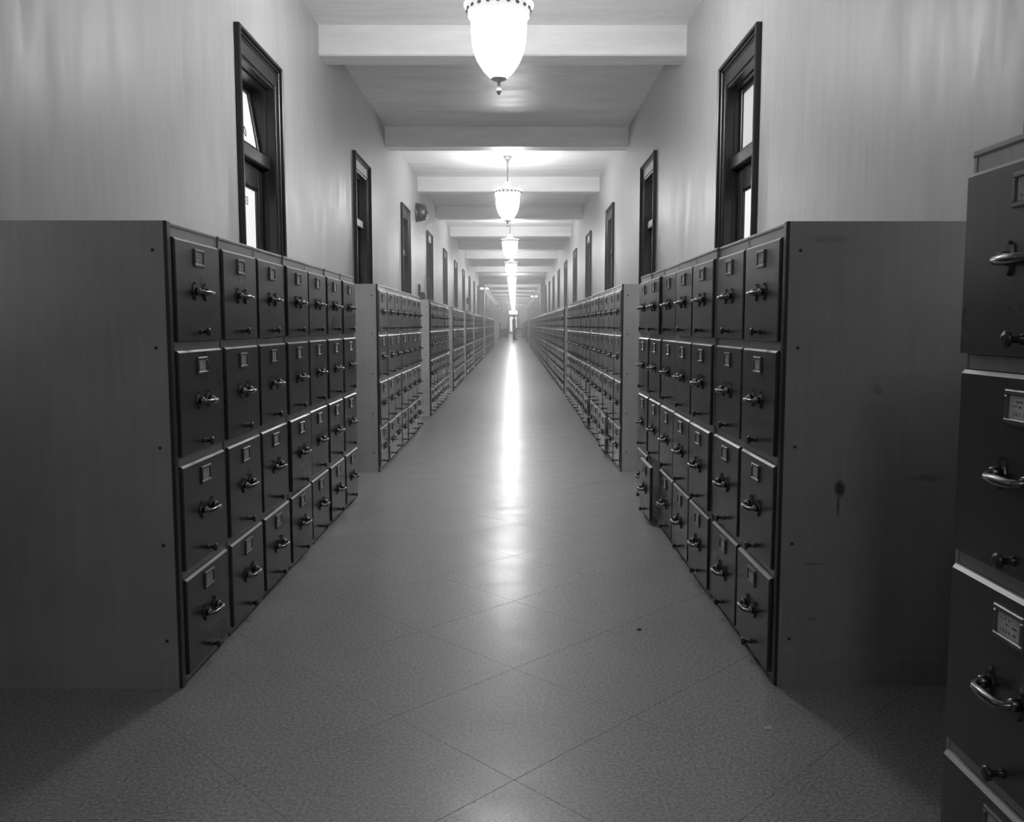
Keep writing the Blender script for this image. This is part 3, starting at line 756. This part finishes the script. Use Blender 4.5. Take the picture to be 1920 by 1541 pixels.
e = obj('side_table', None, None, (0.40, 64.0, 0)); tag(e, 'small dark four-legged table near the far end door', 'table')
obj('table_top', MB().slab(-0.29, 0.29, 0.77, 0.81, 0.22, -0.22, 0.006).mesh('table_top', 'table_wood'), e)
mb = MB(); mb.box((-0.25, -0.18, 0.69), (0.25, 0.18, 0.77)); obj('apron', mb.mesh('apron', 'table_wood'), e)
leg = MB().box((-0.025, -0.025, 0), (0.025, 0.025, 0.77)).mesh('leg', 'table_wood')
for x in (-0.25, 0.25):
    for yy in (-0.18, 0.18): obj('leg', leg, e, (x, yy, 0))
for yy in (-0.18, 0.18): obj('stretcher', MB().box((-0.25, yy - 0.012, 0.16), (0.25, yy + 0.012, 0.20)).mesh('stretcher', 'table_wood'), e)
for x in (-0.25, 0.25): obj('stretcher', MB().box((x - 0.012, -0.18, 0.16), (x + 0.012, 0.18, 0.20)).mesh('stretcher', 'table_wood'), e)

def skin_obj(name, joints, edges, mat, parent=None, loc=None, sub=1):
    me = bpy.data.meshes.new(name); me.from_pydata([j[0] for j in joints], edges, []); me.materials.append(M[mat])
    o = obj(name, me, parent, loc)
    o.modifiers.new('Skin', 'SKIN')
    for i, j in enumerate(joints):
        r = j[1]; r = r if isinstance(r, tuple) else (r, r)
        me.skin_vertices[0].data[i].radius = r; me.skin_vertices[0].data[i].use_root = (i == 0)
    o.modifiers['Skin'].use_smooth_shade = True
    s = o.modifiers.new('Sub', 'SUBSURF'); s.levels = sub; s.render_levels = sub
    return o
PX, PY = 0.0, 61.5
J = [((0, 0, 0.95), (0.13, 0.09)), ((0, 0, 1.15), (0.12, 0.085)), ((0, 0, 1.36), (0.14, 0.09)), ((0, 0, 1.47), 0.055), ((0, -0.01, 1.56), 0.06), ((0, -0.02, 1.64), (0.075, 0.09)), ((0, -0.01, 1.72), (0.06, 0.07))]
E_ = [(0, 1), (1, 2), (2, 3), (3, 4), (4, 5), (5, 6)]
for s in (-1, 1):
    b = len(J)
    J += [((s * 0.17, 0, 1.40), 0.055), ((s * 0.22, 0.01, 1.13), 0.042), ((s * 0.23, -0.03, 0.89), 0.030), ((s * 0.23, -0.045, 0.83), (0.018, 0.036))]
    E_ += [(2, b), (b, b + 1), (b + 1, b + 2), (b + 2, b + 3)]
    for q, (dy, ln) in enumerate(((-0.032, 0.075), (-0.012, 0.088), (0.008, 0.084), (0.026, 0.066))):
        c0 = len(J); J += [((s * 0.232, -0.045 + dy, 0.79), 0.009), ((s * 0.225, -0.047 + dy, 0.79 - ln * 0.55), 0.008), ((s * 0.215, -0.045 + dy, 0.79 - ln), 0.006)]
        E_ += [(b + 3, c0), (c0, c0 + 1), (c0 + 1, c0 + 2)]
    c0 = len(J); J += [((s * 0.22, -0.085, 0.82), 0.010), ((s * 0.21, -0.10, 0.785), 0.008)]; E_ += [(b + 3, c0), (c0, c0 + 1)]
    b = len(J)
    J += [((s * 0.09, 0, 0.88), 0.085), ((s * 0.10, -0.01, 0.48), 0.058), ((s * 0.10, 0.02, 0.09), 0.040), ((s * 0.11, -0.10, 0.04), (0.040, 0.032)), ((s * 0.115, -0.16, 0.03), (0.035, 0.024))]
    E_ += [(0, b), (b, b + 1), (b + 1, b + 2), (b + 2, b + 3), (b + 3, b + 4)]
person = skin_obj('person', J, E_, 'skin', None, (PX, PY, 0), 2); person.rotation_euler = (0, 0, math.radians(72))
tag(person, 'person in dark clothes standing before the bright far end door', 'person')
SQ = Matrix.Diagonal((1.0, 0.70, 1.0, 1.0))
mb = MB().lathe([(0.185, 0.76), (0.178, 0.90), (0.160, 1.08), (0.172, 1.26), (0.185, 1.38), (0.165, 1.44), (0.095, 1.485), (0.068, 1.50)], 20, 0, SQ)
for s_ in (-1, 1):
    mb.tube([(s_ * 0.155, 0, 1.44), (s_ * 0.195, 0, 1.38), (s_ * 0.225, 0.01, 1.13), (s_ * 0.232, -0.028, 0.885)], [0.075, 0.078, 0.058, 0.046], 10)
obj('jacket', mb.mesh('jacket', 'cloth'), person)
mb = MB().lathe([(0.150, 0.76), (0.165, 0.84), (0.150, 0.98)], 18, 0, SQ)
for s_ in (-1, 1):
    mb.tube([(s_ * 0.085, 0, 0.88), (s_ * 0.092, 0, 0.76), (s_ * 0.10, -0.01, 0.48), (s_ * 0.105, 0.015, 0.05)], [0.085, 0.092, 0.072, 0.062], 12)
obj('trousers', mb.mesh('trousers', 'cloth'), person)
HT = Matrix.Translation((0, 0.012, 1.665)) @ Matrix.Rotation(math.radians(-28), 4, 'X') @ Matrix.Diagonal((0.92, 1.08, 1.0, 1.0))
obj('hair', MB().lathe([(0.092, -0.01), (0.097, 0.02), (0.092, 0.055), (0.074, 0.085), (0.045, 0.104), (0.01, 0.112)], 18, 0, HT).mesh('hair', 'hair'), person)
mb = MB()
for s in (-1, 1): mb.slab(s * 0.11 - 0.045, s * 0.11 + 0.045, 0, 0.085, 0.06, -0.20, 0.02)
obj('shoes', mb.mesh('shoes', 'black'), person)
mb = MB(); mb.lathe([(0.013, 0), (0.011, 0.02), (0.004, 0.034)], 8, 0, Matrix.Translation((0, -0.10, 1.625)) @ Matrix.Rotation(PI / 2, 4, 'X'))
obj('nose', mb.mesh('nose', 'skin'), person)
mb = MB()
for s in (-1, 1): mb.lathe([(0.012, 0), (0.009, 0.006)], 8, 0, Matrix.Translation((s * 0.03, -0.098, 1.655)) @ Matrix.Rotation(PI / 2, 4, 'X'))
mb.box((-0.025, -0.104, 1.578), (0.025, -0.09, 1.586))
obj('eyes_and_mouth', mb.mesh('eyes_and_mouth', 'hair'), person)

# ------------------------------------------------------------------ litter on the floor
def scrap(name, mat, x, y, s, label, seed):
    random.seed(seed); mb = MB(); N = 9
    lo = [(math.cos(2 * PI * k / N) * s * random.uniform(0.6, 1.1), math.sin(2 * PI * k / N) * s * 0.6 * random.uniform(0.6, 1.1)) for k in range(N)]
    v = [(p[0], p[1], 0) for p in lo] + [(p[0] * 0.9, p[1] * 0.9, s * random.uniform(0.25, 0.6)) for p in lo] + [(0, 0, s * 0.7)]
    f = [(k, (k + 1) % N, N + (k + 1) % N, N + k) for k in range(N)] + [(N + k, N + (k + 1) % N, 2 * N) for k in range(N)]
    tag(obj(name, mb.add(v, f).mesh(name, mat), None, (x, y, 0)), label, 'litter')
scrap('paper_scrap', 'paper', 0.66, 2.13, 0.012, 'tiny crumpled white paper scrap on floor by right cabinets', 3)
scrap('dirt_crumb', 'black', 0.43, 2.85, 0.008, 'small dark crumb on the open floor towards the right', 5)

# ------------------------------------------------------------------ added haze imitating lamp halation
if HAZE > 0:
    m = bpy.data.materials.new('halation_haze'); m.use_nodes = True; nt = m.node_tree; nt.nodes.clear()
    out = nt.nodes.new('ShaderNodeOutputMaterial'); vsn = nt.nodes.new('ShaderNodeVolumeScatter')
    vsn.inputs['Color'].default_value = g(1.0); vsn.inputs['Density'].default_value = HAZE; vsn.inputs['Anisotropy'].default_value = 0.0
    nt.links.new(vsn.outputs[0], out.inputs['Volume']); m.cycles.homogeneous_volume = True
    M['haze'] = m
    hz = obj('haze', MB().box((WL - 0.001, 9.0, 0.001), (WR + 0.001, Y1 - 0.01, HCEIL - 0.001)).mesh('haze', 'haze'))
    tag(hz, 'thin added haze imitating lamp halation down the corridor', 'haze', None, 'structure')
